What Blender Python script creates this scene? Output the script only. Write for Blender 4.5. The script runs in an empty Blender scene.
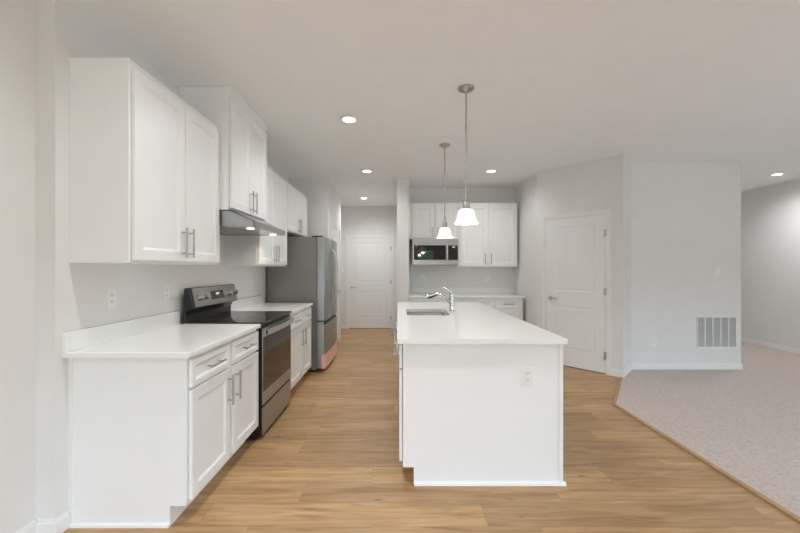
import bpy, bmesh, math, random
from mathutils import Vector, Matrix
random.seed(4)
S = bpy.context.scene
COL = S.collection
PI = math.pi
R = math.radians

# ------------------------------------------------------------------ camera
EYE = 1.34
cam_d = bpy.data.cameras.new('camera')
cam_d.lens = 16.0
cam_d.sensor_width = 36.0
cam_d.shift_x = 2.0 / 800
cam_d.shift_y = 2.5 / 800
cam_d.clip_start = 0.05
cam = bpy.data.objects.new('camera', cam_d)
COL.objects.link(cam)
cam.location = (0, 0, EYE)
cam.rotation_euler = (PI / 2, 0, 0)
S.camera = cam

# ------------------------------------------------------------------ world, exposure
SKY = 12.0            # daylight outside the windows
CAN = 9.0            # watts of one recessed light
PEND = 2.4           # watts of one pendant bulb
EXPO = 0.16
S.view_settings.view_transform = 'Standard'
S.view_settings.look = 'None'
S.view_settings.exposure = EXPO
S.view_settings.gamma = 1.0
S.view_settings.use_curve_mapping = False
S.cycles.max_bounces = 14
S.cycles.diffuse_bounces = 10
S.cycles.glossy_bounces = 5
S.cycles.transparent_max_bounces = 8
S.cycles.caustics_reflective = False
S.cycles.caustics_refractive = False
S.cycles.sample_clamp_indirect = 6.0
S.cycles.use_denoising = True

W = bpy.data.worlds.new('overcast_sky')
S.world = W
W.use_nodes = True
nt = W.node_tree
nt.nodes.clear()
wo = nt.nodes.new('ShaderNodeOutputWorld')
bg = nt.nodes.new('ShaderNodeBackground')
tc = nt.nodes.new('ShaderNodeTexCoord')
sx = nt.nodes.new('ShaderNodeSeparateXYZ')
rp = nt.nodes.new('ShaderNodeValToRGB')
mr = nt.nodes.new('ShaderNodeMapRange')
mr.inputs['From Min'].default_value = -1
mr.inputs['From Max'].default_value = 1
nt.links.new(tc.outputs['Generated'], sx.inputs[0])
nt.links.new(sx.outputs['Z'], mr.inputs['Value'])
nt.links.new(mr.outputs[0], rp.inputs[0])
el = rp.color_ramp.elements
el[0].position = 0.0
el[0].color = (0.22, 0.22, 0.22, 1)
el[1].position = 1.0
el[1].color = (0.66, 0.83, 1.02, 1)
for pos, c in ((0.485, (0.20, 0.22, 0.22, 1)), (0.50, (0.05, 0.08, 0.07, 1)),
               (0.535, (0.06, 0.105, 0.092, 1)), (0.56, (0.72, 0.88, 1.05, 1))):
    e = el.new(pos)
    e.color = c
nt.links.new(rp.outputs[0], bg.inputs['Color'])
bg.inputs['Strength'].default_value = SKY
nt.links.new(bg.outputs[0], wo.inputs[0])


def portal(loc, rot, w, h):
    d = bpy.data.lights.new('window_daylight', 'AREA')
    d.shape = 'RECTANGLE'
    d.size = w
    d.size_y = h
    d.cycles.is_portal = True
    o = bpy.data.objects.new('window_daylight', d)
    COL.objects.link(o)
    o.location = loc
    o.rotation_euler = rot
    return o


REAR_Y = -2.6
RIGHT_X = 6.28
# openings: rear wall (x0, x1, z0, z1), right wall (y0, y1, z0, z1)
REAR_WIN = [(-1.7, -0.05, 0.05, 2.05), (0.82, 1.47, 0.9, 2.15), (3.4, 4.0, 0.1, 1.75)]  # out of view; middle one matches the microwave reflection, outer two sized for light
RIGHT_WIN = [(-2.2, 0.2, 0.06, 2.0), (0.3, 1.55, 0.06, 1.9)]  # out of view; sized to set the light from the right
for a, b, c, d in REAR_WIN:
    portal(((a + b) / 2, REAR_Y - 0.08, (c + d) / 2), (-PI / 2, 0, PI), b - a, d - c)
for a, b, c, d in RIGHT_WIN:
    portal((RIGHT_X + 0.08, (a + b) / 2, (c + d) / 2), (PI / 2, 0, PI / 2), b - a, d - c)


# ------------------------------------------------------------------ materials
def hexlin(r, g, b):
    def f(c):
        c /= 255
        return c / 12.92 if c <= 0.04045 else ((c + 0.055) / 1.055) ** 2.4
    return (f(r), f(g), f(b))


def mat(name, col, rough=0.5, metal=0.0, var=0.02, scale=6.0, bump=0.0, bscale=200.0, spec=0.5, stretch=None, coat=0.0):
    m = bpy.data.materials.new(name)
    m.use_nodes = True
    n = m.node_tree.nodes
    l = m.node_tree.links
    p = n['Principled BSDF']
    t = n.new('ShaderNodeTexCoord')
    mp = n.new('ShaderNodeMapping')
    l.new(t.outputs['Object'], mp.inputs[0])
    if stretch:
        mp.inputs['Scale'].default_value = stretch
    z = n.new('ShaderNodeTexNoise')
    z.inputs['Scale'].default_value = scale
    z.inputs['Detail'].default_value = 4
    l.new(mp.outputs[0], z.inputs['Vector'])
    cr = n.new('ShaderNodeValToRGB')
    cr.color_ramp.elements[0].position = 0.3
    cr.color_ramp.elements[1].position = 0.7
    cr.color_ramp.elements[0].color = tuple(max(0, c * (1 - var)) for c in col) + (1,)
    cr.color_ramp.elements[1].color = tuple(min(1, c * (1 + var)) for c in col) + (1,)
    l.new(z.outputs['Fac'], cr.inputs[0])
    l.new(cr.outputs[0], p.inputs['Base Color'])
    p.inputs['Roughness'].default_value = rough
    p.inputs['Metallic'].default_value = metal
    p.inputs['Specular IOR Level'].default_value = spec
    p.inputs['Coat Weight'].default_value = coat
    if bump:
        z2 = n.new('ShaderNodeTexNoise')
        z2.inputs['Scale'].default_value = bscale
        z2.inputs['Detail'].default_value = 3
        l.new(mp.outputs[0], z2.inputs['Vector'])
        bp = n.new('ShaderNodeBump')
        bp.inputs['Strength'].default_value = bump
        bp.inputs['Distance'].default_value = 0.002
        l.new(z2.outputs['Fac'], bp.inputs['Height'])
        l.new(bp.outputs[0], p.inputs['Normal'])
    return m


def emit(name, col, strength):
    m = bpy.data.materials.new(name)
    m.use_nodes = True
    p = m.node_tree.nodes['Principled BSDF']
    p.inputs['Base Color'].default_value = (0.9, 0.9, 0.88, 1)
    p.inputs['Roughness'].default_value = 0.4
    p.inputs['Emission Color'].default_value = (*col, 1)
    p.inputs['Emission Strength'].default_value = strength
    return m


M = {}
M['wall'] = mat('wall_paint', (0.76, 0.755, 0.742), 0.75, var=0.01, bump=0.05, bscale=260)
M['ceiling'] = mat('ceiling_paint', (0.875, 0.885, 0.89), 0.85, var=0.01, bump=0.08, bscale=180)
M['trim'] = mat('trim_paint', (0.83, 0.83, 0.82), 0.38, var=0.01)
M['door'] = mat('door_paint', (0.82, 0.83, 0.83), 0.42, var=0.01)
M['cab'] = mat('cabinet_paint', (0.85, 0.86, 0.86), 0.36, var=0.008)
M['quartz'] = mat('white_quartz', (0.86, 0.865, 0.86), 0.16, var=0.007, scale=40)
M['steel'] = mat('brushed_steel', (0.45, 0.45, 0.45), 0.36, 1.0, var=0.06, scale=10, stretch=(1, 1, 60))
M['steel_h'] = mat('brushed_steel_handle', (0.60, 0.59, 0.57), 0.26, 1.0, var=0.03, scale=30)
M['nickel'] = mat('brushed_nickel', (0.48, 0.46, 0.43), 0.32, 1.0, var=0.04, scale=40)
M['chrome'] = mat('chrome', (0.66, 0.66, 0.65), 0.10, 1.0, var=0.01)
M['black'] = mat('black_enamel', (0.012, 0.012, 0.012), 0.28, var=0.1)
M['rubber'] = mat('black_plastic', (0.015, 0.015, 0.015), 0.5, var=0.1)
M['glass_black'] = mat('black_glass', (0.010, 0.009, 0.008), 0.05, var=0.1, spec=0.6)
M['oven_glass'] = mat('oven_door_glass', (0.030, 0.018, 0.009), 0.06, var=0.15, spec=0.7)
M['ring'] = mat('burner_mark', (0.06, 0.06, 0.06), 0.25, var=0.1)
M['fridge_side'] = mat('grey_fridge_side', (0.235, 0.22, 0.205), 0.42, 0.3, var=0.03, bump=0.05, bscale=500)
M['fridge_steel'] = mat('fridge_door_steel', (0.36, 0.36, 0.355), 0.34, 1.0, var=0.05, scale=10, stretch=(1, 1, 60))
M['film'] = mat('pink_protective_film', (0.80, 0.50, 0.42), 0.3, var=0.08, scale=12)
M['plate'] = mat('white_plastic', (0.82, 0.82, 0.80), 0.35, var=0.01)
M['slot'] = mat('dark_slot', (0.10, 0.10, 0.10), 0.5, var=0.1)
M['grille'] = mat('vent_paint', (0.74, 0.74, 0.73), 0.45, var=0.01)
M['duct_shade'] = mat('vent_shadow_box', (0.22, 0.22, 0.22), 0.8, var=0.05)
M['display'] = emit('display_panel', (0.75, 0.85, 0.9), 0.15)
M['can'] = emit('recessed_light_lens', (1.0, 0.93, 0.82), 14.0)
M['shade'] = emit('lit_frosted_glass', (1.0, 0.93, 0.83), 0.5)
M['hoodlamp'] = emit('hood_lamp_lens', (1.0, 0.88, 0.72), 2.0)
M['threshold'] = mat('oak_threshold', (0.44, 0.28, 0.15), 0.45, var=0.1, scale=20)


def pane_material():
    m = bpy.data.materials.new('window_pane')
    m.use_nodes = True
    n = m.node_tree.nodes
    l = m.node_tree.links
    n.clear()
    o = n.new('ShaderNodeOutputMaterial')
    mx = n.new('ShaderNodeMixShader')
    t = n.new('ShaderNodeBsdfTransparent')
    g = n.new('ShaderNodeBsdfGlossy')
    g.inputs['Roughness'].default_value = 0.02
    mx.inputs[0].default_value = 0.06
    l.new(t.outputs[0], mx.inputs[1])
    l.new(g.outputs[0], mx.inputs[2])
    l.new(mx.outputs[0], o.inputs[0])
    return m


M['pane'] = pane_material()


def wood_floor():
    m = bpy.data.materials.new('oak_plank_floor')
    m.use_nodes = True
    n = m.node_tree.nodes
    l = m.node_tree.links
    p = n['Principled BSDF']

    def node(t, **kw):
        x = n.new(t)
        for k, v in kw.items():
            setattr(x, k, v)
        return x

    def math_(op, a, b=None, c=None):
        x = node('ShaderNodeMath', operation=op)
        for i, v in enumerate((a, b, c)):
            if v is None:
                continue
            if isinstance(v, (int, float)):
                x.inputs[i].default_value = v
            else:
                l.new(v, x.inputs[i])
        return x.outputs[0]
    t = node('ShaderNodeTexCoord')
    s = node('ShaderNodeSeparateXYZ')
    l.new(t.outputs['Object'], s.inputs[0])
    PW, PL = 0.185, 1.52
    v = math_('DIVIDE', s.outputs['Y'], PW)
    row = math_('FLOOR', v)
    fv = math_('FRACT', v)
    wn = node('ShaderNodeTexWhiteNoise', noise_dimensions='1D')
    l.new(row, wn.inputs['W'])
    u0 = math_('DIVIDE', s.outputs['X'], PL)
    u = math_('ADD', u0, wn.outputs['Value'])
    colm = math_('FLOOR', u)
    fu = math_('FRACT', u)
    idn = math_('ADD', math_('MULTIPLY', row, 17.31), math_('MULTIPLY', colm, 5.77))
    wn2 = node('ShaderNodeTexWhiteNoise', noise_dimensions='1D')
    l.new(idn, wn2.inputs['W'])
    # stretched grain, different in every plank
    cx = node('ShaderNodeCombineXYZ')
    l.new(math_('MULTIPLY', s.outputs['X'], 1.6), cx.inputs[0])
    l.new(math_('MULTIPLY', s.outputs['Y'], 20.0), cx.inputs[1])
    l.new(math_('MULTIPLY', wn2.outputs['Value'], 37.0), cx.inputs[2])
    g1 = node('ShaderNodeTexNoise')
    g1.inputs['Scale'].default_value = 1.3
    g1.inputs['Detail'].default_value = 8
    g1.inputs['Roughness'].default_value = 0.62
    g1.inputs['Distortion'].default_value = 0.9
    l.new(cx.outputs[0], g1.inputs['Vector'])
    cx2 = node('ShaderNodeCombineXYZ')
    l.new(math_('MULTIPLY', s.outputs['X'], 5.0), cx2.inputs[0])
    l.new(math_('MULTIPLY', s.outputs['Y'], 120.0), cx2.inputs[1])
    l.new(math_('MULTIPLY', wn2.outputs['Value'], 11.0), cx2.inputs[2])
    g2 = node('ShaderNodeTexNoise')
    g2.inputs['Scale'].default_value = 1.0
    g2.inputs['Detail'].default_value = 3
    l.new(cx2.outputs[0], g2.inputs['Vector'])
    # knots
    cx3 = node('ShaderNodeCombineXYZ')
    l.new(math_('MULTIPLY', s.outputs['X'], 1.3), cx3.inputs[0])
    l.new(math_('MULTIPLY', s.outputs['Y'], 4.2), cx3.inputs[1])
    l.new(math_('MULTIPLY', wn2.outputs['Value'], 19.0), cx3.inputs[2])
    vo = node('ShaderNodeTexVoronoi')
    vo.inputs['Scale'].default_value = 2.1
    l.new(cx3.outputs[0], vo.inputs['Vector'])
    kn = node('ShaderNodeMapRange')
    kn.inputs['From Min'].default_value = 0.02
    kn.inputs['From Max'].default_value = 0.11
    kn.inputs['To Min'].default_value = 0.48
    kn.inputs['To Max'].default_value = 1.0
    l.new(vo.outputs['Distance'], kn.inputs['Value'])
    cr = node('ShaderNodeValToRGB')
    e = cr.color_ramp.elements
    e[0].position = 0.27
    e[0].color = (0.265, 0.140, 0.056, 1)
    e[1].position = 0.72
    e[1].color = (0.56, 0.375, 0.205, 1)
    q = e.new(0.48)
    q.color = (0.43, 0.263, 0.126, 1)
    l.new(g1.outputs['Fac'], cr.inputs[0])
    tone = math_('MULTIPLY_ADD', wn2.outputs['Value'], 0.26, 0.86)
    fine = math_('MULTIPLY_ADD', g2.outputs['Fac'], 0.22, 0.89)
    tn = math_('MULTIPLY', math_('MULTIPLY', tone, fine), kn.outputs[0])
    # seams
    dv = math_('MULTIPLY', math_('MINIMUM', fv, math_('SUBTRACT', 1.0, fv)), PW)
    du = math_('MULTIPLY', math_('MINIMUM', fu, math_('SUBTRACT', 1.0, fu)), PL)
    dd = math_('MINIMUM', dv, du)
    sm = node('ShaderNodeMapRange')
    sm.inputs['From Min'].default_value = 0.0004
    sm.inputs['From Max'].default_value = 0.0022
    sm.inputs['To Min'].default_value = 0.74
    sm.inputs['To Max'].default_value = 1.0
    l.new(dd, sm.inputs['Value'])
    tn = math_('MULTIPLY', tn, sm.outputs[0])
    vm = node('ShaderNodeVectorMath', operation='SCALE')
    l.new(cr.outputs[0], vm.inputs[0])
    l.new(tn, vm.inputs['Scale'])
    l.new(vm.outputs[0], p.inputs['Base Color'])
    l.new(math_('MULTIPLY_ADD', g1.outputs['Fac'], 0.10, 0.36), p.inputs['Roughness'])
    p.inputs['Specular IOR Level'].default_value = 0.4
    bp = node('ShaderNodeBump')
    bp.inputs['Strength'].default_value = 0.25
    bp.inputs['Distance'].default_value = 0.002
    l.new(math_('ADD', sm.outputs[0], math_('MULTIPLY', g2.outputs['Fac'], 0.15)), bp.inputs['Height'])
    l.new(bp.outputs[0], p.inputs['Normal'])
    return m


def carpet_material():
    m = mat('beige_carpet', (0.57, 0.48, 0.42), 0.95, var=0.16, scale=55, bump=0.9, bscale=140, spec=0.1)
    m.node_tree.nodes['Bump'].inputs['Distance'].default_value = 0.008
    m.node_tree.nodes['Principled BSDF'].inputs['Sheen Weight'].default_value = 0.3
    return m


M['wood'] = wood_floor()
M['carpet'] = carpet_material()


# ------------------------------------------------------------------ mesh helpers
class MB:
    def __init__(self):
        self.b = bmesh.new()

    def box(self, x0, x1, y0, y1, z0, z1):
        v = [self.b.verts.new(p) for p in ((x0, y0, z0), (x1, y0, z0), (x1, y1, z0), (x0, y1, z0),
                                           (x0, y0, z1), (x1, y0, z1), (x1, y1, z1), (x0, y1, z1))]
        for f in ((3, 2, 1, 0), (4, 5, 6, 7), (0, 1, 5, 4), (1, 2, 6, 5), (2, 3, 7, 6), (3, 0, 4, 7)):
            self.b.faces.new([v[i] for i in f])
        return self

    def prism(self, pts, a, b, axis='z'):
        """closed outline extruded from a to b; axis x: pts are (y, z); y: (x, z); z: (x, y)"""
        def P(p, t):
            if axis == 'x':
                return (t, p[0], p[1])
            if axis == 'y':
                return (p[0], t, p[1])
            return (p[0], p[1], t)
        A = [self.b.verts.new(P(p, a)) for p in pts]
        B = [self.b.verts.new(P(p, b)) for p in pts]
        n = len(pts)
        self.b.faces.new(A[::-1])
        self.b.faces.new(B)
        for i in range(n):
            j = (i + 1) % n
            self.b.faces.new((A[i], A[j], B[j], B[i]))
        return self

    def tube(self, pts, r, n=12, cap=True):
        pts = [Vector(p) for p in pts]
        rs = r if isinstance(r, (list, tuple)) else [r] * len(pts)
        d0 = (pts[1] - pts[0]).normalized()
        up = Vector((0, 0, 1)) if abs(d0.z) < 0.9 else Vector((1, 0, 0))
        nrm = d0.cross(up).normalized()
        rings = []
        for i, p in enumerate(pts):
            if i == 0:
                d = pts[1] - p
            elif i == len(pts) - 1:
                d = p - pts[i - 1]
            else:
                d = (pts[i + 1] - p).normalized() + (p - pts[i - 1]).normalized()
            d.normalize()
            nrm = (nrm - d * nrm.dot(d)).normalized()
            bi = d.cross(nrm)
            rings.append([self.b.verts.new(p + (nrm * math.cos(2 * PI * k / n) + bi * math.sin(2 * PI * k / n)) * rs[i])
                          for k in range(n)])
        for a, b in zip(rings, rings[1:]):
            for k in range(n):
                self.b.faces.new((a[k], a[(k + 1) % n], b[(k + 1) % n], b[k]))
        if cap:
            self.b.faces.new(rings[0][::-1])
            self.b.faces.new(rings[-1])
        return self

    def lathe(self, prof, c=(0, 0, 0), n=32):
        """profile of (radius, z) turned about a vertical axis through c"""
        rings = []
        for r, z in prof:
            if r < 1e-6:
                rings.append([self.b.verts.new((c[0], c[1], c[2] + z))])
            else:
                rings.append([self.b.verts.new((c[0] + r * math.cos(2 * PI * k / n), c[1] + r * math.sin(2 * PI * k / n), c[2] + z))
                              for k in range(n)])
        for a, b in zip(rings, rings[1:]):
            for k in range(n):
                k2 = (k + 1) % n
                if len(a) == 1 and len(b) == 1:
                    continue
                if len(a) == 1:
                    self.b.faces.new((a[0], b[k2], b[k]))
                elif len(b) == 1:
                    self.b.faces.new((a[k], a[k2], b[0]))
                else:
                    self.b.faces.new((a[k], a[k2], b[k2], b[k]))
        return self

    def panel(self, x0, z0, w, h, yb, t, rects, insets):
        """slab in the x-z plane, back at yb, front at yb - t, with moulded panels (rects, relative to x0, z0)"""
        xs = sorted({0, w} | {q for r_ in rects for q in (r_[0], r_[1])})
        zs = sorted({0, h} | {q for r_ in rects for q in (r_[2], r_[3])})
        b = self.b
        V = {(i, k): b.verts.new((x0 + x, yb - t, z0 + z)) for i, x in enumerate(xs) for k, z in enumerate(zs)}
        inner, allf = [], []
        for i in range(len(xs) - 1):
            for k in range(len(zs) - 1):
                f = b.faces.new((V[i, k], V[i + 1, k], V[i + 1, k + 1], V[i, k + 1]))
                allf.append(f)
                cx, cz = (xs[i] + xs[i + 1]) / 2, (zs[k] + zs[k + 1]) / 2
                if any(r_[0] < cx < r_[1] and r_[2] < cz < r_[3] for r_ in rects):
                    inner.append(f)
        bed = [e for f in allf for e in f.edges if e.is_boundary]
        ex = bmesh.ops.extrude_edge_only(b, edges=list(set(bed)))
        nv = [g for g in ex['geom'] if isinstance(g, bmesh.types.BMVert)]
        bmesh.ops.translate(b, verts=nv, vec=(0, t, 0))
        ne = [g for g in ex['geom'] if isinstance(g, bmesh.types.BMEdge) and all(v in nv for v in g.verts)]
        bmesh.ops.holes_fill(b, edges=ne, sides=0)
        bmesh.ops.recalc_face_normals(b, faces=b.faces[:])
        for th, dp in insets:
            bmesh.ops.inset_individual(b, faces=inner, thickness=th, depth=dp, use_even_offset=True)
        return self

    def build(self, name, m, parent=None, bevel=0, seg=2, smooth=False):
        bmesh.ops.recalc_face_normals(self.b, faces=self.b.faces[:])
        me = bpy.data.meshes.new(name)
        self.b.to_mesh(me)
        self.b.free()
        me.materials.append(M[m] if isinstance(m, str) else m)
        if smooth:
            me.shade_smooth()
        o = bpy.data.objects.new(name, me)
        COL.objects.link(o)
        if parent:
            o.parent = parent
        if bevel:
            bv = o.modifiers.new('edge', 'BEVEL')
            bv.width = bevel
            bv.segments = seg
            bv.limit_method = 'ANGLE'
            bv.angle_limit = R(38)
        if smooth:
            es = o.modifiers.new('split', 'EDGE_SPLIT')
            es.split_angle = R(42)
        return o


def tag(o, label, cat, group=None):
    o['label'] = label
    o['category'] = cat
    if group:
        o['group'] = group
    return o


def thing(name, label, cat, loc=(0, 0, 0), rz=0.0, group=None):
    o = bpy.data.objects.new(name, None)
    o.empty_display_size = 0.1
    COL.objects.link(o)
    o.location = loc
    o.rotation_euler = (0, 0, rz)
    return tag(o, label, cat, group)


def struct(o, label=None):
    o['kind'] = 'structure'
    if label:
        o['label'] = label
    return o


# ------------------------------------------------------------------ room shell
CEIL = 2.755
WX = -1.715           # kitchen left wall
NX = -1.815           # left wall nearer the camera, set back
CORNER = 1.78
BACKY = 8.0           # hall end wall
KY = 6.22             # small kitchen wall with the microwave
P1 = Vector((2.03, 5.20))      # angled pantry wall
P2 = Vector((2.776, 4.38))
P3 = Vector((3.09, 4.716))
VY = 4.716            # wall with the return vent
VX = 4.55

struct(MB().box(-2.1, 6.5, REAR_Y - 0.2, 8.3, -0.1, 0.0).build('floor', 'wood'), 'light oak plank floor')
struct(MB().box(-2.1, 6.5, REAR_Y - 0.2, 8.3, CEIL, CEIL + 0.1).build('ceiling', 'ceiling'), 'flat white ceiling')
carpet_edge = [(2.15, REAR_Y), (2.15, 3.50), (P2.x - 0.006, P2.y - 0.005), (P3.x, P3.y), (VX, VY), (VX, 7.5), (RIGHT_X, 7.5), (RIGHT_X, REAR_Y)]
struct(MB().prism(carpet_edge, 0.0, 0.012).build('floor_carpet', 'carpet'), 'beige wall-to-wall carpet right of the oak floor')
th = MB()
for (ax, ay), (bx, by) in (((2.15, REAR_Y), (2.15, 3.50)), ((2.15, 3.50), (P2.x - 0.02, P2.y - 0.028))):
    d = (Vector((bx, by)) - Vector((ax, ay))).normalized()
    q = Vector((-d.y, d.x)) * 0.034
    th.prism([(ax, ay), (bx, by), (bx + q.x, by + q.y), (ax + q.x, ay + q.y)], 0.0, 0.015)
struct(th.build('trim_1', 'threshold', bevel=0.004), 'thin oak strip where carpet meets planks')

struct(MB().box(-2.0, WX, CORNER, BACKY, 0, CEIL).build('wall_left', 'wall'), 'pale grey wall behind the range')
struct(MB().box(-2.0, NX, REAR_Y, CORNER - 0.0005, 0, CEIL).build('wall_left_near', 'wall'))
struct(MB().box(-2.0, 6.45, BACKY, BACKY + 0.15, 0, CEIL).build('wall_back', 'wall'))
struct(MB().box(-0.016, 0.173, 5.59, BACKY - 0.0005, 0, CEIL).build('wall_hall', 'wall'), 'narrow wall end between hall and microwave nook')
struct(MB().box(0.1735, 2.15, KY, KY + 0.12, 0, CEIL).build('wall_nook', 'wall'))
# pantry corner: side wall, angled wall, short return, vent wall and its return as one run of solid wall
struct(MB().prism([(P1.x, KY - 0.0005), (P1.x, P1.y), (P2.x, P2.y), (P3.x, P3.y - 0.0005), (P3.x + 0.02, P3.y + 0.12),
                   (P2.x + 0.02, P2.y + 0.18), (P1.x + 0.12, P1.y + 0.05), (P1.x + 0.12, KY - 0.0005)],
                  0, CEIL).build('wall_pantry', 'wall'), 'angled wall with the pantry door')
struct(MB().prism([(P3.x, VY), (VX, VY), (VX, 7.5), (VX - 0.12, 7.5), (VX - 0.12, VY + 0.12), (P3.x + 0.03, VY + 0.12)],
                  0, CEIL).build('wall_vent', 'wall'), 'wall with the return air vent')
struct(MB().box(VX + 0.0005, RIGHT_X, 7.5, 7.62, 0, CEIL).build('wall_hall_end', 'wall'))
# closet block beyond the refrigerator
CX = -1.10
CY0, CY1 = 5.57, 6.84
struct(MB().box(WX + 0.0005, CX, CY0, CY1, 0, CEIL).build('wall_closet', 'wall'), 'boxed-out closet wall past the refrigerator')


def wall_with_openings(name, along, pos, a0, a1, openings, thick):
    """upright wall along x ('x') or y ('y') with rectangular openings, as one mesh"""
    mb = MB()
    cuts = sorted(openings)
    t0, t1 = (pos - thick, pos) if along == 'x' else (pos, pos + thick)

    def bx(u0, u1, z0, z1):
        if along == 'x':
            mb.box(u0, u1, t0, t1, z0, z1)
        else:
            mb.box(t0, t1, u0, u1, z0, z1)
    u = a0
    for o0, o1, z0, z1 in cuts:
        bx(u, o0, 0, CEIL)
        bx(o0, o1, 0, z0)
        bx(o0, o1, z1, CEIL)
        u = o1
    bx(u, a1, 0, CEIL)
    return struct(mb.build(name, 'wall'))


wall_with_openings('wall_rear', 'x', REAR_Y, -2.0, RIGHT_X + 0.15, REAR_WIN, 0.15)
wall_with_openings('wall_right', 'y', RIGHT_X, REAR_Y, BACKY, RIGHT_WIN, 0.15)
wn = 0


def window(along, pos, o):
    global wn
    wn += 1
    u0, u1, z0, z1 = o
    mb = MB()
    f = 0.06

    def bx(m_, a, b, c, d, t0, t1):
        if along == 'x':
            m_.box(a, b, pos - t1, pos - t0, c, d)
        else:
            m_.box(pos + t0, pos + t1, a, b, c, d)
    mid = (u0 + u1) / 2
    bx(mb, u0, u0 + f, z0, z1, 0.03, 0.10)
    bx(mb, u1 - f, u1, z0, z1, 0.03, 0.10)
    bx(mb, u0 + f, u1 - f, z0, z0 + f, 0.03, 0.10)
    bx(mb, u0 + f, u1 - f, z1 - f, z1, 0.03, 0.10)
    bx(mb, mid - 0.03, mid + 0.03, z0 + f, z1 - f, 0.03, 0.10)
    w = struct(mb.build(f'window_{wn}', 'trim'), 'unseen white framed window letting in daylight')
    p = MB()
    bx(p, u0 + f, u1 - f, z0 + f, z1 - f, 0.064, 0.068)
    p.build('pane', 'pane', w)


for o in REAR_WIN:
    window('x', REAR_Y, o)
for o in RIGHT_WIN:
    window('y', RIGHT_X, o)

# baseboards
BH, BT = 0.092, 0.014


def base_run(name, pts, side=1):
    """baseboard along a floor line; side says which side of the line the board stands on"""
    mb = MB()
    for (ax, ay), (bx, by) in zip(pts, pts[1:]):
        d = (Vector((bx, by)) - Vector((ax, ay))).normalized()
        q = Vector((-d.y, d.x)) * BT * side
        q2 = q * 0.45
        a, b = (ax, ay), (bx, by)
        mb.prism([a, b, (bx + q.x, by + q.y), (ax + q.x, ay + q.y)], 0.0, BH - 0.018)
        mb.prism([a, b, (bx + q2.x, by + q2.y), (ax + q2.x, ay + q2.y)], BH - 0.018, BH)
    return struct(mb.build(name, 'trim', bevel=0.003))


base_run('baseboard_left', [(NX, REAR_Y), (NX, CORNER - 0.001)], -1)
base_run('baseboard_corner', [(NX + BT, CORNER), (WX, CORNER)], -1)
base_run('baseboard_range', [(WX, CORNER - BT), (WX, 1.845)], -1)
base_run('baseboard_vent', [(P3.x + 0.004, VY), (VX + BT, VY)], -1)
base_run('baseboard_vent_return', [(VX, VY), (VX, 7.5)], -1)
base_run('baseboard_right', [(RIGHT_X, REAR_Y), (RIGHT_X, 7.5)], 1)
ud = (P2 - P1).normalized()
DT0, DT1 = 0.144, 0.909          # pantry door slab along the angled wall
CAS = 0.058
q = P1 + ud * (DT1 + CAS + 0.006)
base_run('baseboard_pantry', [tuple(q), tuple(P2 + ud * 0.012)], -1)
base_run('baseboard_pantry_return', [tuple(P2), tuple(P3)], -1)
base_run('baseboard_hall', [(-1.60, BACKY), (-1.18, BACKY)], -1)
base_run('baseboard_hall_side', [(-0.016, BACKY - 0.02), (-0.016, 5.59)], -1)
base_run('baseboard_wall_end', [(-0.016, 5.59), (0.173, 5.59)], -1)


# ------------------------------------------------------------------ doors
def lever(parent, x, z, yf, dirn, m='nickel'):
    mb = MB()
    mb.tube([(x, yf, z), (x, yf - 0.012, z)], 0.028, 20)
    mb.tube([(x, yf - 0.012, z), (x, yf - 0.045, z)], 0.010, 14)
    mb.tube([(x - 0.008 * dirn, yf - 0.047, z), (x + 0.05 * dirn, yf - 0.050, z + 0.004), (x + 0.115 * dirn, yf - 0.046, z - 0.004)],
            [0.011, 0.009, 0.007], 12)
    return mb.build('door_handle', m, parent, smooth=True)


def room_door(n, loc, rz, w, h, handle_side, label, gap=0.012, low=0.0):
    """moulded two panel door: local x runs along the wall, front is -y, wall surface at y = 0"""
    slab = MB()
    st = 0.115
    slab.panel(0, gap, w, h - gap, -0.0005, 0.006,
               [(st, w - st, 0.23 - gap, 0.83 - gap), (st, w - st, 1.03 - gap, h - 0.115 - gap)],
               [(0.012, -0.004), (0.012, 0.0), (0.022, 0.003)])
    d = slab.build(f'door_{n}', 'door')
    d.location = loc
    d.rotation_euler = (0, 0, rz)
    struct(d, label)
    c = MB()
    g = 0.005
    prof = lambda a, b, z0, z1: (c.box(a, b, -0.013, 0.0, z0, z1))
    prof(-g - CAS, -g, 0, h + g + CAS)
    prof(w + g, w + g + CAS, 0, h + g + CAS)
    prof(-g, w + g, h + g, h + g + CAS)
    c.box(-g - CAS, -g - CAS + 0.02, -0.018, -0.013, 0, h + g + CAS)
    c.box(w + g + CAS - 0.02, w + g + CAS, -0.018, -0.013, 0, h + g + CAS)
    c.box(-g - CAS + 0.02, w + g + CAS - 0.02, -0.018, -0.013, h + g + CAS - 0.02, h + g + CAS)
    c.build('door_casing', 'trim', d, bevel=0.002)
    gp = MB()
    gp.box(0, w, -0.004, -0.0005, 0.001, gap)
    gp.build('door_gap', 'slot', d)  # solid dark strip standing in for the shade under the door
    left = handle_side == 'left'
    lever(d, 0.065 if left else w - 0.065, 0.93, -0.0065, 1 if left else -1)
    for z in (0.24, 1.05, 1.80):
        x = w + 0.002 if left else -0.002
        hb = MB()
        hb.tube([(x, -0.016, z - 0.045), (x, -0.016, z + 0.045)], 0.008, 10)
        hb.box(x - 0.016, x + 0.014, -0.016, -0.0062, z - 0.045, z + 0.045)
        hb.build('hinge', 'nickel', d)
    return d


a0 = P1 + ud * DT0
room_door(1, (a0.x, a0.y, 0), math.atan2(ud.y, ud.x), DT1 - DT0, 2.035, 'left', 'white two panel pantry door in the angled wall')
room_door(2, (-1.105, BACKY, 0), 0, 0.943, 2.043, 'left', 'white two panel door at the end of the hall')
room_door(3, (CX, 5.80, 0), PI / 2, 0.80, 2.035, 'right', 'white closet door past the refrigerator')


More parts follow.
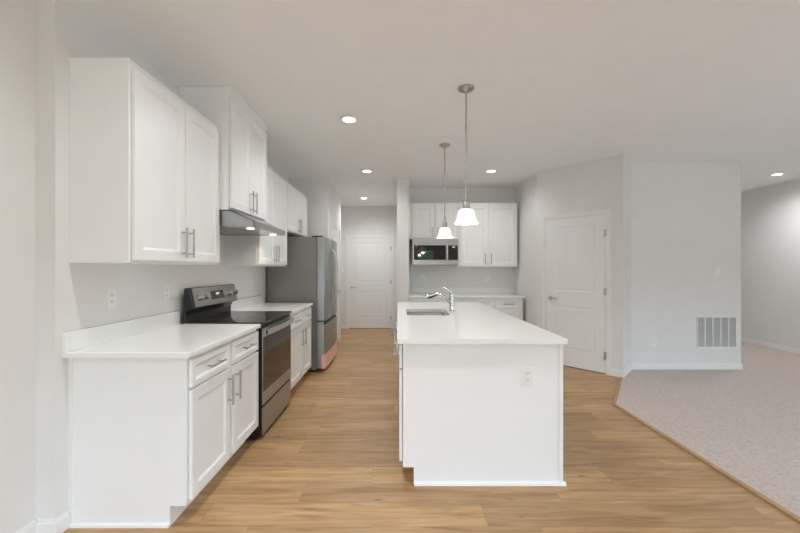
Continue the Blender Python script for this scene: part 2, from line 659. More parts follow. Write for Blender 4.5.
# ------------------------------------------------------------------ cabinets
def bar_pull(parent, c, length, vertical, name='handle'):
    """brushed nickel bar pull; c is the point of the front it sits on"""
    x, y, z = c
    h = length / 2
    pw = h - 0.028
    mb = MB()
    if vertical:
        mb.tube([(x, y - 0.033, z - h), (x, y - 0.033, z + h)], 0.0062, 12)
        for s in (-1, 1):
            mb.tube([(x, y, z + s * pw), (x, y - 0.033, z + s * pw)], 0.0048, 10)
    else:
        mb.tube([(x - h, y - 0.033, z), (x + h, y - 0.033, z)], 0.0062, 12)
        for s in (-1, 1):
            mb.tube([(x + s * pw, y, z), (x + s * pw, y - 0.033, z)], 0.0048, 10)
    return mb.build(name, 'nickel', parent, smooth=True)


SHAKER = [(0.008, -0.005), (0.006, -0.004)]
DT = 0.020


def front(kind, parent, x0, x1, z0, z1, yb, fr=0.058):
    yb -= 0.0028          # bumper gap
    mb = MB()
    mb.panel(x0, z0, x1 - x0, z1 - z0, yb, DT, [(fr, x1 - x0 - fr, fr, z1 - z0 - fr)], SHAKER)
    return mb.build(kind, 'cab', parent, bevel=0.0022)


BD, BHT = 0.612, 0.8835


def base_cabinet(label, loc, rz, w, bays, group, end=False, depth=BD, name='base_cabinet', sink=False, pulls=True):
    t = thing(name, label, 'cabinet', loc, rz, group)
    pr = [(0, 0.0), (0, BHT), (-depth, BHT), (-depth, 0.105), (-depth + 0.085, 0.105), (-depth + 0.085, 0.0)]
    if sink:            # open box: floor, sides, back and front rail leave room for the basin
        cb = MB()
        cb.prism(pr, 0.0, 0.018, 'x')
        cb.prism(pr, w - 0.018, w, 'x')
        cb.box(0.018, w - 0.018, -0.012, 0, 0.0, BHT)
        cb.box(0.018, w - 0.018, -depth, -0.012, 0.105, 0.125)
        cb.box(0.018, w - 0.018, -depth + 0.085, -depth + 0.100, 0.0, 0.105)
        cb.box(0.018, w - 0.018, -depth, -depth + 0.018, 0.125, BHT)
        cb.build('carcass', 'cab', t)
    else:
        MB().prism(pr, 0.0, w, 'x').build('carcass', 'cab', t)
    if end:
        ed = MB()
        ed.box(-0.004, 0, -0.022, 0.0, 0.0, BHT)
        ed.build('scribe_strip', 'trim', t)
        sh = MB()
        sh.prism([(-0.014, 0.0), (-0.012, 0.012), (0.0, 0.018), (0.0, 0.0)], -depth + 0.085, 0.0, 'y')
        sh.build('shoe_molding', 'trim', t)
    for x0, x1, side in bays:
        drw = front('drawer', t, x0, x1, 0.717, 0.862, -depth - 0.0004, 0.032)
        if pulls:
            bar_pull(drw, ((x0 + x1) / 2, -depth - DT - 0.003, 0.79), 0.17, False)
        if side == 'pair':
            m_ = (x0 + x1) / 2
            doors = ((x0, m_ - 0.002, 1), (m_ + 0.002, x1, -1))
        else:
            doors = ((x0, x1, 1 if side == 'right' else -1),)
        for d0, d1, s in doors:
            d = front('door', t, d0, d1, 0.128, 0.702, -depth - 0.0004)
            hx = d1 - 0.032 if s > 0 else d0 + 0.032
            if pulls is True:
                bar_pull(d, (hx, -depth - DT - 0.003, 0.575), 0.19, True)
    return t


def wall_cabinet(label, loc, rz, w, h, group, depth=0.312, margin=0.014, top='lip', hz=0.135, bays=None, filler=None, hl=0.19, g=0.003):
    t = thing('wall_cabinet', label, 'cabinet', loc, rz, group)
    MB().box(0, w, -depth, 0, 0, h).build('carcass', 'cab', t, bevel=0.0015)
    tz = h
    if top == 'lip':
        MB().box(-0.003, w, -depth - 0.004, 0, h - 0.016, h + 0.003).build('top_trim', 'cab', t, bevel=0.002)
        tz = h - 0.016
    elif top == 'crown':
        mb = MB()
        mb.prism([(0.0, h), (-depth - 0.004, h), (-depth - 0.012, h + 0.018), (-depth - 0.03, h + 0.045), (-depth - 0.03, h + 0.058), (0.0, h + 0.058)],
                 0.001, w - 0.001, 'x')
        mb.prism([(0.001, h), (-0.006, h + 0.018), (-0.014, h + 0.045), (-0.014, h + 0.058), (0.001, h + 0.058)], -depth - 0.012, -0.001, 'y')
        mb.build('crown_molding', 'cab', t)
    if filler:
        MB().box(filler[0], filler[1], -depth, -depth + 0.02, 0, h).build('filler_strip', 'cab', t)
    m_ = w / 2
    for d0, d1, s in bays or ((margin, m_ - g, 1), (m_ + g, w - margin, -1)):
        d = front('door', t, d0, d1, 0.016, tz - 0.022, -depth - 0.0004)
        hx = d1 - 0.036 if s > 0 else d0 + 0.036
        bar_pull(d, (hx, -depth - DT - 0.003, hz), hl, True)
    return t


RZ = PI / 2
Y1, Y2, Y3, Y4, Y5 = 1.852, 2.766, 3.530, 4.444, 5.42
GB = 'white base cabinets along the kitchen walls'
GU = 'white wall cabinets'
base_cabinet('white base cabinet with two drawers at the open end, under the largest left-hand counter', (WX + 0.0005, Y1, 0), RZ, Y2 - Y1 - 0.001,
             [(0.014, 0.437, 'right'), (0.478, 0.900, 'left')], GB, end=True)
base_cabinet('white base cabinet squeezed between the range and the refrigerator', (WX + 0.0005, Y3 + 0.001, 0), RZ, Y4 - Y3 - 0.001,
             [(0.014, 0.437, 'right'), (0.478, 0.900, 'left')], GB)
UB, UT = 1.372, 2.437
wall_cabinet('tall white two-door wall cabinet at the open end before the range hood', (WX + 0.0005, Y1, UB), RZ, Y2 - Y1 - 0.002, UT - UB, GU)
wall_cabinet('raised white wall cabinet with crown reaching the ceiling above the range hood', (WX + 0.0005, Y2 + 0.001, 1.802), RZ, Y3 - Y2 - 0.002, 0.893, GU, depth=0.395, top='crown', hz=0.125)
wall_cabinet('white two-door wall cabinet between the range hood and the refrigerator', (WX + 0.0005, Y3 + 0.001, UB), RZ, Y4 - Y3 - 0.002, UT - UB, GU)
wall_cabinet('short white wall cabinet over the refrigerator', (WX + 0.0005, Y4 + 0.001, 1.812), RZ, Y5 - Y4 - 0.002, UT - 1.812, GU, hz=0.125)
# microwave nook
wall_cabinet('short white wall cabinet directly over the microwave', (0.232, KY - 0.0005, 1.838), 0, 0.762, UT - 1.838, GU, hz=0.11, hl=0.17, g=0.010,
             filler=(-0.058, 0.0))
wall_cabinet('wide white two-door wall cabinet beside the microwave', (0.998, KY - 0.0005, UB), 0, 0.985, UT - UB, GU, margin=0.03, g=0.014)
base_cabinet('wide white base cabinet below the microwave', (0.18, KY - 0.0005, 0), 0, 1.327, [(0.06, 0.63, 'right'), (0.67, 1.31, 'left')], GB)
base_cabinet('narrow white one-drawer base cabinet in the corner by the pantry', (1.508, KY - 0.0005, 0), 0, 0.462, [(0.028, 0.420, 'left')], GB)


# ------------------------------------------------------------------ countertops
def countertop(label, loc, rz, x0, x1, depth, splash, group, ends=()):
    t = thing('countertop', label, 'countertop', loc, rz, group)
    MB().box(x0, x1, -depth, 0, 0, 0.030).build('slab', 'quartz', t, bevel=0.004, seg=3)
    s = MB()
    s.box(splash[0], splash[1], -0.020, 0, 0.0305, 0.132)
    s.build('backsplash', 'quartz', t, bevel=0.002)
    return t


GC = 'white quartz countertops'
countertop('white quartz countertop running from the open wall end to the range', (WX + 0.0005, 1.812, 0.884), RZ, 0, Y2 - 1.812 - 0.003, 0.648, (0, Y2 - 1.812 - 0.003), GC)
countertop('white quartz countertop between the range and the refrigerator', (WX + 0.0005, Y3 + 0.003, 0.884), RZ, 0, Y4 - Y3 + 0.012, 0.648, (0, Y4 - Y3 + 0.012), GC)
countertop('white quartz countertop under the microwave', (0.1745, KY - 0.0005, 0.884), 0, 0, 1.815, 0.648, (0, 1.852), GC)

# ------------------------------------------------------------------ range
RW = Y3 - Y2 - 0.004
rg = thing('range', 'stainless electric range with black glass cooktop between the left-wall counters', 'range', (WX + 0.0005, Y2 + 0.002, 0), RZ)
MB().box(0.0, RW, -0.625, -0.045, 0.03, 0.905).build('body', 'black', rg, bevel=0.003)
for x in (0.05, RW - 0.05):
    for y in (-0.56, -0.06):
        MB().tube([(x, y, 0.0), (x, y, 0.03)], 0.018, 12).build('foot', 'rubber', rg)
ft = MB()
ft.box(0.01, RW - 0.01, -0.60, -0.58, 0.004, 0.03)
ft.build('toe_base', 'rubber', rg)
ct = MB().box(0.0, RW, -0.660, -0.06, 0.906, 0.924).build('cooktop', 'glass_black', rg, bevel=0.004, seg=3)
for bx, by, br in ((0.20, -0.48, 0.105), (0.56, -0.48, 0.085), (0.20, -0.22, 0.075), (0.56, -0.22, 0.095)):
    mb = MB()
    mb.lathe([(br - 0.003, 0.9242), (br, 0.9246), (br + 0.003, 0.9242)], (bx, by, 0), 40)
    mb.build('burner_ring', 'ring', ct)
# oven door: stainless frame around a dark window
od = MB()
yd0, yd1 = -0.6505, -0.656
od.box(0.012, RW - 0.012, yd1, yd0, 0.270, 0.372)
od.box(0.012, RW - 0.012, yd1, yd0, 0.800, 0.872)
od.box(0.012, 0.030, yd1, yd0, 0.372, 0.800)
od.box(RW - 0.030, RW - 0.012, yd1, yd0, 0.372, 0.800)
od = od.build('oven_door', 'steel', rg, bevel=0.002)
MB().box(0.010, RW - 0.010, -0.650, -0.626, 0.268, 0.873).build('door_core', 'black', od)
MB().box(0.030, RW - 0.030, yd1 - 0.002, yd0, 0.373, 0.799).build('oven_window', 'oven_glass', od)
hd = MB()
pts = []
for i in range(13):
    u = i / 12
    pts.append((0.03 + u * (RW - 0.06), -0.690 - 0.016 * math.sin(PI * u), 0.845))
for (ax, ay, az), (bx, by, bz) in zip(pts, pts[1:]):
    hd.prism([(ax, ay), (bx, by), (bx, by + 0.016), (ax, ay + 0.016)], 0.820, 0.866)
hd.box(0.03, 0.062, -0.690, -0.656, 0.826, 0.860)
hd.box(RW - 0.062, RW - 0.03, -0.690, -0.656, 0.826, 0.860)
hd.build('handle', 'steel_h', od)
MB().box(0.004, RW - 0.004, -0.640, -0.626, 0.873, 0.904).build('vent_trim', 'rubber', rg)
sd = MB().box(0.010, RW - 0.010, -0.649, -0.626, 0.038, 0.254).build('storage_drawer', 'black', rg)
MB().box(0.012, RW - 0.012, -0.655, -0.6495, 0.040, 0.252).build('drawer_front', 'steel', sd, bevel=0.002)
bgp = [(-0.046, 0.906), (-0.046, 1.182), (-0.056, 1.190), (-0.088, 1.192), (-0.121, 1.030), (-0.078, 1.016), (-0.058, 0.980), (-0.058, 0.906)]
MB().prism(bgp, 0.0, RW, 'x').build('backguard', 'black', rg, bevel=0.003)
# slanted stainless control panel
ta, tb = Vector((-0.0895, 1.186)), Vector((-0.1205, 1.036))
nv = Vector((-(ta - tb).y, (ta - tb).x)).normalized()
if nv.x > 0:
    nv = -nv
pa, pb = ta + nv * 0.006, tb + nv * 0.006
cp = MB().prism([tuple(ta), tuple(pa), tuple(pb), tuple(tb)], 0.030, RW - 0.006, 'x').build('control_panel', 'steel', rg, bevel=0.001)
cm = (pa + pb) / 2
dl = (pa - pb).normalized()


def on_panel(u, v, out):
    p_ = cm + dl * v + nv * out
    return (u, p_.x, p_.y)


for u in (0.095, 0.185, RW - 0.165, RW - 0.065):
    mb = MB()
    mb.tube([on_panel(u, 0.0, 0.0), on_panel(u, 0.0, 0.006)], 0.031, 24)
    mb.tube([on_panel(u, 0.0, 0.006), on_panel(u, 0.0, 0.036)], [0.026, 0.022], 24)
    k = mb.build('knob', 'steel_h', cp, smooth=True)
ds = MB()
q0, q1 = cm + dl * 0.038 + nv * 0.002, cm - dl * 0.036 + nv * 0.002
q2, q3 = cm - dl * 0.036 - nv * 0.002, cm + dl * 0.038 - nv * 0.002
ds.prism([tuple(q0), tuple(q1), tuple(q2), tuple(q3)], 0.285, 0.495, 'x')
ds = ds.build('display_glass', 'glass_black', cp)
dd_ = MB()
q0, q1 = cm + dl * 0.022 + nv * 0.003, cm + dl * 0.002 + nv * 0.003
q2, q3 = cm + dl * 0.002 + nv * 0.001, cm + dl * 0.022 + nv * 0.001
dd_.prism([tuple(q0), tuple(q1), tuple(q2), tuple(q3)], 0.365, 0.415, 'x')
dd_.build('clock_display', 'display', cp)

# ------------------------------------------------------------------ range hood
hdp = thing('range_hood', 'slim stainless range hood under the crowned cabinet', 'range hood', (WX + 0.0005, Y2 + 0.002, 1.672), RZ)
HW = RW
hb = MB()
# hollow shell: sloped front, lip, open underside
hb.prism([(0, 0.128), (-0.415, 0.128), (-0.595, 0.044), (-0.595, 0.0), (-0.590, 0.0), (-0.590, 0.040), (-0.413, 0.120), (0, 0.120)], 0, HW, 'x')
hb.prism([(0, 0.0), (0, 0.128), (-0.415, 0.128), (-0.595, 0.044), (-0.595, 0.0)], 0, 0.006, 'x')
hb.prism([(0, 0.0), (0, 0.128), (-0.415, 0.128), (-0.595, 0.044), (-0.595, 0.0)], HW - 0.006, HW, 'x')
hb.box(0.006, HW - 0.006, -0.012, 0, 0.0, 0.120)
hb.build('shell', 'steel', hdp)
MB().box(0.007, HW - 0.007, -0.589, -0.013, 0.004, 0.012).build('underside', 'steel_h', hdp)
flt = MB()
flt.box(0.20, HW - 0.20, -0.40, -0.08, 0.0005, 0.004)
flt.build('filter', 'nickel', hdp)
for x in (0.17, 0.70):
    lt = MB()
    lt.tube([(x, -0.495, 0.004), (x, -0.495, -0.002)], 0.030, 24)
    lt.build('lamp_lens', 'hoodlamp', hdp)
    ld = bpy.data.lights.new('hood_lamp', 'SPOT')
    ld.energy = 5
    ld.color = (1.0, 0.86, 0.68)
    ld.spot_size = R(150)
    ld.spot_blend = 1.0
    ld.shadow_soft_size = 0.03
    lo = bpy.data.objects.new('hood_lamp', ld)
    COL.objects.link(lo)
    lo.parent = hdp
    lo.location = (x, -0.495, -0.012)

# ------------------------------------------------------------------ refrigerator
FY0, FW = 4.598, 0.91
fr = thing('refrigerator', 'grey-sided stainless french door refrigerator with pink film on its drawer', 'refrigerator', (WX, FY0, 0), RZ)
MB().box(0, FW, -0.663, -0.02, 0.035, 1.755).build('body', 'fridge_side', fr, bevel=0.004)
ff = MB()
ff.box(0.02, FW - 0.02, -0.64, -0.60, 0.004, 0.035)
for x in (0.06, FW - 0.06):
    for y in (-0.58, -0.10):
        MB().tube([(x, y, 0), (x, y, 0.035)], 0.02, 12).build('foot', 'rubber', fr)
ff.build('base_grille', 'rubber', fr)


def fridge_front(x0, x1, yb, yf, bulge=0.010, rad=0.022, n=6):
    """plan outline of a door with rounded front corners and a gently bowed front"""
    pts = [(x0, yb)]
    for i in range(n + 1):
        a = PI - (PI / 2) * i / n
        pts.append((x0 + rad + rad * math.cos(a), yf + rad - rad * math.sin(a)))
    m_ = 8
    for i in range(1, m_):
        u = i / m_
        pts.append((x0 + rad + (x1 - x0 - 2 * rad) * u, yf - bulge * math.sin(PI * u)))
    for i in range(n + 1):
        a = PI / 2 - (PI / 2) * i / n
        pts.append((x1 - rad + rad * math.cos(a), yf + rad - rad * math.sin(a)))
    pts.append((x1, yb))
    return pts


FYB, FYF = -0.669, -0.772
mid = FW / 2
MB().box(0.01, FW - 0.01, -0.669, -0.6635, 0.05, 1.74).build('door_gasket', 'rubber', fr)
for x0, x1, hx in ((0.0, mid - 0.002, mid - 0.045), (mid + 0.002, FW, mid + 0.045)):
    d = MB().prism(fridge_front(x0, x1, FYB - 0.0005, FYF), 0.672, 1.752).build('door', 'fridge_steel', fr, smooth=True)
    pts = []
    for i in range(17):
        u = i / 16
        pts.append((hx, FYF - 0.005 - 0.062 * min(1.0, math.sin(PI * u) * 1.5) ** 0.8, 0.86 + 0.76 * u))
    MB().tube(pts, 0.0125, 12).build('handle', 'steel_h', d, smooth=True)
fz = MB().prism(fridge_front(0.0, FW, FYB - 0.0005, FYF), 0.055, 0.622).build('freezer_drawer', 'fridge_steel', fr, smooth=True)
MB().box(0.014, FW - 0.014, -0.745, FYB - 0.0005, 0.6225, 0.6715).build('drawer_grip', 'rubber', fr)
for x0, x1 in ((0.0, 0.0135), (FW - 0.0135, FW)):
    MB().box(x0, x1, -0.752, FYB - 0.0005, 0.6225, 0.655).build('drawer_end_cap', 'fridge_steel', fr)
film = fridge_front(-0.0015, FW + 0.0015, FYF + 0.05, FYF - 0.0015)
MB().prism(film, 0.05, 0.232).build('protective_film', 'film', fz, smooth=True)
for x in (0.05, FW - 0.05):
    MB().box(x - 0.045, x + 0.045, -0.735, -0.60, 1.756, 1.772).build('hinge_cover', 'rubber', fr, bevel=0.004)

# ------------------------------------------------------------------ microwave
mw = thing('microwave', 'stainless over-the-counter microwave with black glass door', 'microwave', (0.235, KY - 0.0005, 1.405), 0)
MWW, MWH = 0.756, 0.428
MB().box(0, MWW, -0.375, 0, 0, MWH).build('body', 'grille', mw, bevel=0.003)
md = MB()
md.box(0.0, 0.585, -0.408, -0.376, 0.004, 0.084)
md.box(0.0, 0.585, -0.408, -0.376, 0.322, MWH - 0.004)
md.box(0.0, 0.028, -0.408, -0.376, 0.084, 0.322)
md.box(0.545, 0.585, -0.408, -0.376, 0.084, 0.322)
md = md.build('door', 'steel', mw, bevel=0.002)
MB().box(0.028, 0.545, -0.409, -0.376, 0.085, 0.321).build('window', 'glass_black', md)
mb = MB()
mb.tube([(0.568, -0.445, 0.05), (0.568, -0.445, 0.375)], 0.011, 14)
for z in (0.075, 0.35):
    mb.tube([(0.568, -0.408, z), (0.568, -0.445, z)], 0.008, 10)
mb.build('handle', 'steel_h', md, smooth=True)
cpn = MB()
cpn.box(0.588, MWW, -0.406, -0.376, 0.004, 0.084)
cpn.box(0.588, MWW, -0.406, -0.376, 0.322, MWH - 0.004)
cpn.box(MWW - 0.014, MWW, -0.406, -0.376, 0.084, 0.322)
cpn.build('trim_strip', 'steel', mw, bevel=0.002)
kp = MB().box(0.588, MWW - 0.014, -0.408, -0.376, 0.085, 0.321).build('keypad', 'glass_black', mw)
MB().box(0.652, 0.694, -0.4095, -0.4078, 0.283, 0.302).build('clock_display', 'display', kp)
MB().box(0.02, MWW - 0.02, -0.36, -0.03, -0.003, 0.0).build('underside_grille', 'rubber', mw)

# ------------------------------------------------------------------ island
IX0, IX1 = -0.005, 1.034
IY0, IY1 = 2.162, 4.59
PF = 2.212           # front of the end panel
GI = 'kitchen island cabinets facing the range'
isl = thing('kitchen_island', 'white panelled end and back of the kitchen island under the quartz top', 'kitchen island', (0.0, PF, 0), 0)
ipr = [(0.031, 0.106), (0.031, BHT), (1.022, BHT), (1.022, 0.0), (0.098, 0.0), (0.098, 0.106)]
MB().prism(ipr, 0.0, 0.019, 'y').build('end_panel', 'cab', isl, bevel=0.001)
MB().box(0.645, 1.022, 0.0195, IY1 - PF - 0.04, 0, BHT).build('back_panel', 'cab', isl)
MB().box(1.0, 1.026, -0.006, 0.0, 0.0, BHT).build('corner_trim', 'trim', isl, bevel=0.002)
sh = MB()
sh.prism([(-0.018, 0.0), (-0.015, 0.012), (-0.0003, 0.020), (-0.0003, 0.0)], 0.100, 1.040, 'x')
sh.prism([(1.040, 0.0), (1.037, 0.012), (1.0225, 0.020), (1.0225, 0.0)], -0.0002, IY1 - PF - 0.04, 'y')
sh.build('shoe_molding', 'trim', isl)


def island_cab(label, y0, y1, bays, sink=False, pulls=True):
    # faces -x: local x runs towards -y
    return base_cabinet(label, (0.643, y1, 0), -PI / 2, y1 - y0, bays, GI, name='island_cabinet', sink=sink, pulls=pulls)


island_cab('white island cabinet at the near end, beside the dishwasher', PF + 0.0195, 2.545, [(0.01, 0.305, 'left')], pulls='drawer')
island_cab('white island cabinet holding the sink', 3.150, 3.985, [(0.012, 0.823, 'pair')], True)
island_cab('white island cabinet at the far end past the sink', 3.986, IY1 - 0.04, [(0.012, 0.550, 'right')])
dw = thing('dishwasher', 'stainless dishwasher in the aisle side of the island', 'dishwasher', (0.643, 3.148, 0), -PI / 2)
DWW = 0.60
MB().box(0.002, DWW - 0.002, -0.60, -0.01, 0.09, 0.868).build('tub', 'rubber', dw)
MB().box(0.01, DWW - 0.01, -0.53, -0.05, 0.0, 0.0895).build('toe_base', 'rubber', dw)
dwd = MB().box(0.003, DWW - 0.003, -0.640, -0.601, 0.115, 0.866).build('door', 'steel', dw, bevel=0.004)
mb = MB()
mb.tube([(0.05, -0.664, 0.80), (DWW - 0.05, -0.664, 0.80)], 0.010, 14)
for x in (0.07, DWW - 0.07):
    mb.tube([(x, -0.640, 0.80), (x, -0.664, 0.80)], 0.010, 10)
mb.build('handle', 'steel', dwd, smooth=True)


# island top with a sink cut-out
def rrect(x0, x1, y0, y1, r, n=5):
    pts = []
    for cx_, cy_, a in ((x1 - r, y1 - r, 0), (x0 + r, y1 - r, PI / 2), (x0 + r, y0 + r, PI), (x1 - r, y0 + r, 1.5 * PI)):
        for i in range(n + 1):
            t_ = a + PI / 2 * i / n
            pts.append((cx_ + r * math.cos(t_), cy_ + r * math.sin(t_)))
    return pts


SX0, SX1, SY0, SY1 = 0.085, 0.490, 3.27, 3.80


def slab_with_hole(outer, inner, z0, z1):
    mb = MB()
    b = mb.b
    es = []
    for loop in (outer, inner):
        v = [b.verts.new((x, y, z1)) for x, y in loop]
        for i in range(len(v)):
            es.append(b.edges.new((v[i], v[(i + 1) % len(v)])))
    fs = bmesh.ops.triangle_fill(b, use_beauty=True, use_dissolve=False, edges=es)['geom']
    fs = [f for f in fs if isinstance(f, bmesh.types.BMFace)]
    ex = bmesh.ops.extrude_face_region(b, geom=fs, use_keep_orig=True)
    bmesh.ops.translate(b, verts=[g for g in ex['geom'] if isinstance(g, bmesh.types.BMVert)], vec=(0, 0, z0 - z1))
    return mb


top = slab_with_hole(rrect(IX0, IX1, IY0, IY1, 0.006, 3), rrect(SX0, SX1, SY0, SY1, 0.05), 0.884, 0.914)
top = top.build('countertop', 'quartz', bevel=0.0035)
tag(top, 'large white quartz island top with a sink cut-out', 'countertop', GC)

sk = thing('sink', 'undermount stainless sink in the island top', 'sink', ((SX0 + SX1) / 2, (SY0 + SY1) / 2, 0), 0)
bw, bl = (SX1 - SX0) / 2 - 0.004, (SY1 - SY0) / 2 - 0.004
loops = []
mb = MB()
for z, ins, r in ((0.8835, 0.0, 0.046), (0.70, 0.006, 0.044), (0.682, 0.016, 0.04), (0.676, 0.04, 0.03)):
    loops.append([mb.b.verts.new((x, y, z)) for x, y in rrect(-bw + ins, bw - ins, -bl + ins, bl - ins, r)])
for a, b in zip(loops, loops[1:]):
    for i in range(len(a)):
        j = (i + 1) % len(a)
        mb.b.faces.new((a[i], a[j], b[j], b[i]))
mb.b.faces.new(loops[-1])
bas = mb.build('basin', 'steel_h', sk, smooth=True)
sol = bas.modifiers.new('thickness', 'SOLIDIFY')
sol.thickness = 0.003
sol.offset = 0
MB().lathe([(0.0, 0.6785), (0.03, 0.6785), (0.045, 0.681), (0.048, 0.679)], (0, 0, 0), 24).build('drain', 'chrome', sk, smooth=True)

fa = thing('faucet', 'chrome pull-out kitchen faucet beside the island sink', 'faucet', (0.545, 3.60, 0.9145), 0)
MB().lathe([(0.0, 0.0), (0.031, 0.0), (0.031, 0.006), (0.027, 0.012), (0.0245, 0.02), (0.0235, 0.10), (0.026, 0.125), (0.026, 0.165), (0.022, 0.180), (0.0, 0.184)],
           (0, 0, 0), 24).build('body', 'chrome', fa, smooth=True)
MB().tube([(-0.005, 0, 0.075), (-0.05, 0, 0.125), (-0.10, 0, 0.163), (-0.15, 0, 0.176), (-0.185, 0, 0.170)], [0.0165, 0.0165, 0.016, 0.016, 0.017], 16).build('spout', 'chrome', fa, smooth=True)
sp = MB()
sp.tube([(-0.180, 0, 0.1705), (-0.215, 0, 0.160), (-0.248, 0, 0.147), (-0.262, 0, 0.138)], [0.018, 0.020, 0.022, 0.020], 16)
sp = sp.build('spray_head', 'chrome', fa, smooth=True)
sp['label'] = 'pull-out spray head'
MB().tube([(-0.145, 0, 0.1595), (-0.235, 0, 0.1315)], [0.004, 0.010], 10).build('spray_underside', 'rubber', fa, smooth=True)  # dark strip along the underside of spout and spray head
MB().tube([(0.004, 0, 0.178), (-0.012, 0, 0.200), (-0.045, 0, 0.222), (-0.095, 0, 0.243)], [0.016, 0.013, 0.0095, 0.0075], 14).build('lever_handle', 'chrome', fa, smooth=True)


# ------------------------------------------------------------------ wall plates
def outlet(label, loc, rz, group='white wall outlets'):
    t = thing('outlet', label, 'outlet', loc, rz, group)
    pl = MB().box(-0.036, 0.036, -0.006, -0.0003, -0.0585, 0.0585).build('cover_plate', 'plate', t, bevel=0.002)
    for z in (-0.021, 0.021):
        rc = MB().prism(rrect(-0.017, 0.017, z - 0.014, z + 0.014, 0.008, 4), -0.0078, -0.0062, 'y').build('receptacle', 'plate', t)
        s = MB()
        for x in (-0.0065, 0.0065):
            s.box(x - 0.0013, x + 0.0013, -0.0082, -0.0076, z - 0.002, z + 0.007)
        s.tube([(0, -0.0082, z - 0.007), (0, -0.0076, z - 0.007)], 0.0022, 8)
        s.build('slots', 'slot', rc)
    return t


def switch(label, loc, rz, group='white light switches'):
    t = thing('light_switch', label, 'light switch', loc, rz, group)
    MB().box(-0.036, 0.036, -0.006, -0.0003, -0.0585, 0.0585).build('cover_plate', 'plate', t, bevel=0.002)
    MB().prism([(-0.0062, -0.032), (-0.0085, -0.032), (-0.0115, 0.032), (-0.0062, 0.032)], -0.0165, 0.0165, 'x').build('rocker', 'plate', t, bevel=0.001)
    return t


outlet('white outlet on the left wall above the middle of the open-end counter', (WX, 2.125, 1.165), RZ)
outlet('white outlet on the left wall close to the range', (WX, 2.63, 1.165), RZ)
outlet('white outlet on the left wall between range and refrigerator', (WX, 4.17, 1.165), RZ)
outlet('white outlet under the microwave', (0.44, KY, 1.175), 0)
outlet('white outlet in the microwave nook below the wide wall cabinet', (1.56, KY, 1.175), 0)
outlet('white outlet in the end panel of the island', (0.801, PF, 0.672), 0)
outlet('white outlet low on the wall beside the return vent', (3.395, VY, 0.378), 0)
switch('white light switch above the return vent', (4.235, VY, 1.30), 0)
pm = P2.lerp(P3, 0.42)
rd = (P3 - P2).normalized()
switch('white light switch on the short wall corner right of the pantry door', (pm.x, pm.y, 1.29), math.atan2(rd.y, rd.x))
switch('white light switch left of the door at the end of the hall', (-1.265, BACKY, 1.33), 0)

# ------------------------------------------------------------------ return air vent
VW, VH = 0.535, 0.425
vt = thing('return_vent', 'white louvered return air vent low on the wall by the carpet', 'air vent', (3.955, VY, 0.292), 0)
f = MB()
f.box(0, VW, -0.012, -0.0003, 0, 0.018)
f.box(0, VW, -0.012, -0.0003, VH - 0.018, VH)
nb = 5
cw = (VW - 0.014 * 6) / nb
for i in range(nb + 1):
    f.box(i * (cw + 0.014), i * (cw + 0.014) + 0.014, -0.012, -0.0003, 0.018, VH - 0.018)
f.build('frame', 'plate', vt, bevel=0.0015)
for i in range(nb):
    x0 = 0.014 + i * (cw + 0.014)
    lv = MB()
    z = 0.022
    while z < VH - 0.026:
        lv.prism([(-0.0015, z + 0.0065), (-0.0022, z + 0.0065), (-0.0085, z), (-0.0078, z)], x0, x0 + cw, 'x')
        z += 0.0125
    lv.build('louver_panel', 'grille', vt)
MB().box(0.01, VW - 0.01, -0.0013, -0.0002, 0.01, VH - 0.01).build('duct_shade_sheet', 'duct_shade', vt)  # dark sheet in place of the shaded hollow behind the louvers

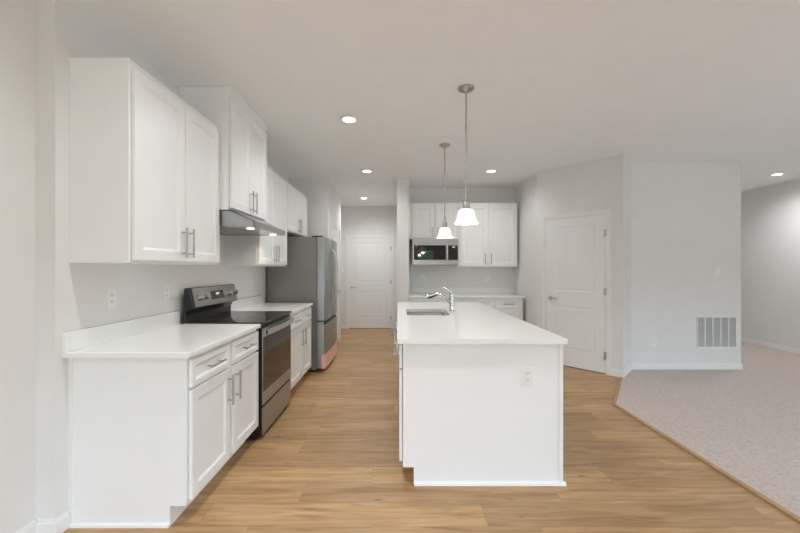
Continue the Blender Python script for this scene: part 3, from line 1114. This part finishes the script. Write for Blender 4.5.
# ------------------------------------------------------------------ recessed lights
GR = 'recessed ceiling lights'
for x, y, pw, lab in ((-0.46, 1.58, 1.5, 'added unseen recessed ceiling light brightening the counter by the first wall cabinet'),  # added out of view to brighten the left counter and wall
                      (1.34, 1.58, 0.6, 'added unseen recessed ceiling light brightening the pantry door and angled wall'),  # added beyond the frame to lift the pantry door and angled wall
                      (-0.46, -0.20, 1.2, 'added unseen recessed ceiling light brightening the left wall from the rear'),  # another unseen lamp added as fill for the near left side
                      (-0.462, 3.355, 1.35, 'round recessed ceiling light nearest the range hood'),
                  (-0.447, 5.13, 1.0, 'round recessed ceiling light in front of the refrigerator'),
                  (-0.677, 7.08, 1.6, 'round recessed ceiling light in the hall before the end door'),
                  (1.342, 5.13, 0.8, 'round recessed ceiling light in front of the microwave nook'),
                  (5.65, 5.30, 2.0, 'round recessed ceiling light over the carpeted passage beyond the vent wall')):
    t = thing('recessed_light', lab, 'ceiling light', (x, y, CEIL), 0, GR)
    MB().lathe([(0.058, -0.0002), (0.085, -0.0002), (0.083, -0.006), (0.062, -0.010), (0.058, -0.004)], (0, 0, 0), 36).build('trim_ring', 'plate', t, smooth=True)
    MB().lathe([(0.0, -0.004), (0.0578, -0.004), (0.0578, -0.0005), (0.0, -0.0005)], (0, 0, 0), 36).build('lens', 'can', t)
    ld = bpy.data.lights.new('recessed_lamp', 'SPOT')
    ld.energy = CAN * 4 * pw
    ld.color = (0.96, 0.985, 1.0)
    ld.spot_size = R(165)
    ld.spot_blend = 1.0
    ld.shadow_soft_size = 0.055
    lo = bpy.data.objects.new('recessed_lamp', ld)
    COL.objects.link(lo)
    lo.parent = t
    lo.location = (0, 0, -0.02)

# ------------------------------------------------------------------ pendants
GP = 'bell shaped pendants over the island'
for y, lab in ((2.78, 'nickel pendant with white glass bell shade over the panelled front end of the island'),
               (4.05, 'nickel pendant with white glass bell shade beyond the sink, hanging before the microwave')):
    t = thing('pendant_light', lab, 'pendant light', (0.533, y, CEIL), 0, GP)
    MB().lathe([(0.0, -0.0003), (0.062, -0.0003), (0.064, -0.006), (0.060, -0.014), (0.038, -0.026), (0.018, -0.032), (0.012, -0.040), (0.0, -0.040)], (0, 0, 0), 32).build('canopy', 'nickel', t, smooth=True)
    rod = MB()
    rod.tube([(0, 0, -0.038), (0, 0, -0.840)], 0.0065, 12)
    for z in (-0.31, -0.58):
        rod.tube([(0, 0, z - 0.012), (0, 0, z + 0.012)], 0.0085, 12)
    rod.build('rod', 'nickel', t, smooth=True)
    MB().lathe([(0.0, -0.815), (0.009, -0.815), (0.011, -0.850), (0.013, -0.876), (0.025, -0.884), (0.0275, -0.890), (0.0275, -0.938), (0.0275, -0.944), (0.0, -0.944)], (0, 0, 0), 28).build('socket_cap', 'nickel', t, smooth=True)
    prof = [(0.030, -0.9445), (0.046, -0.948), (0.057, -0.957), (0.064, -0.972), (0.068, -0.990), (0.0715, -1.010), (0.077, -1.030), (0.087, -1.047), (0.097, -1.058)]
    inner = [(r - 0.004, z - 0.001) for r, z in prof[::-1]]
    MB().lathe(prof + inner, (0, 0, 0), 40).build('glass_shade', 'shade', t, smooth=True)
    MB().lathe([(0.0, -0.945), (0.013, -0.946), (0.013, -0.965), (0.026, -0.985), (0.029, -1.005), (0.022, -1.025), (0.0, -1.034)], (0, 0, 0), 20).build('bulb', 'can', t, smooth=True)
    ld = bpy.data.lights.new('pendant_lamp', 'POINT')
    ld.energy = PEND
    ld.color = (1.0, 0.90, 0.76)
    ld.shadow_soft_size = 0.03
    lo = bpy.data.objects.new('pendant_lamp', ld)
    COL.objects.link(lo)
    lo.parent = t
    lo.location = (0, 0, -1.06)
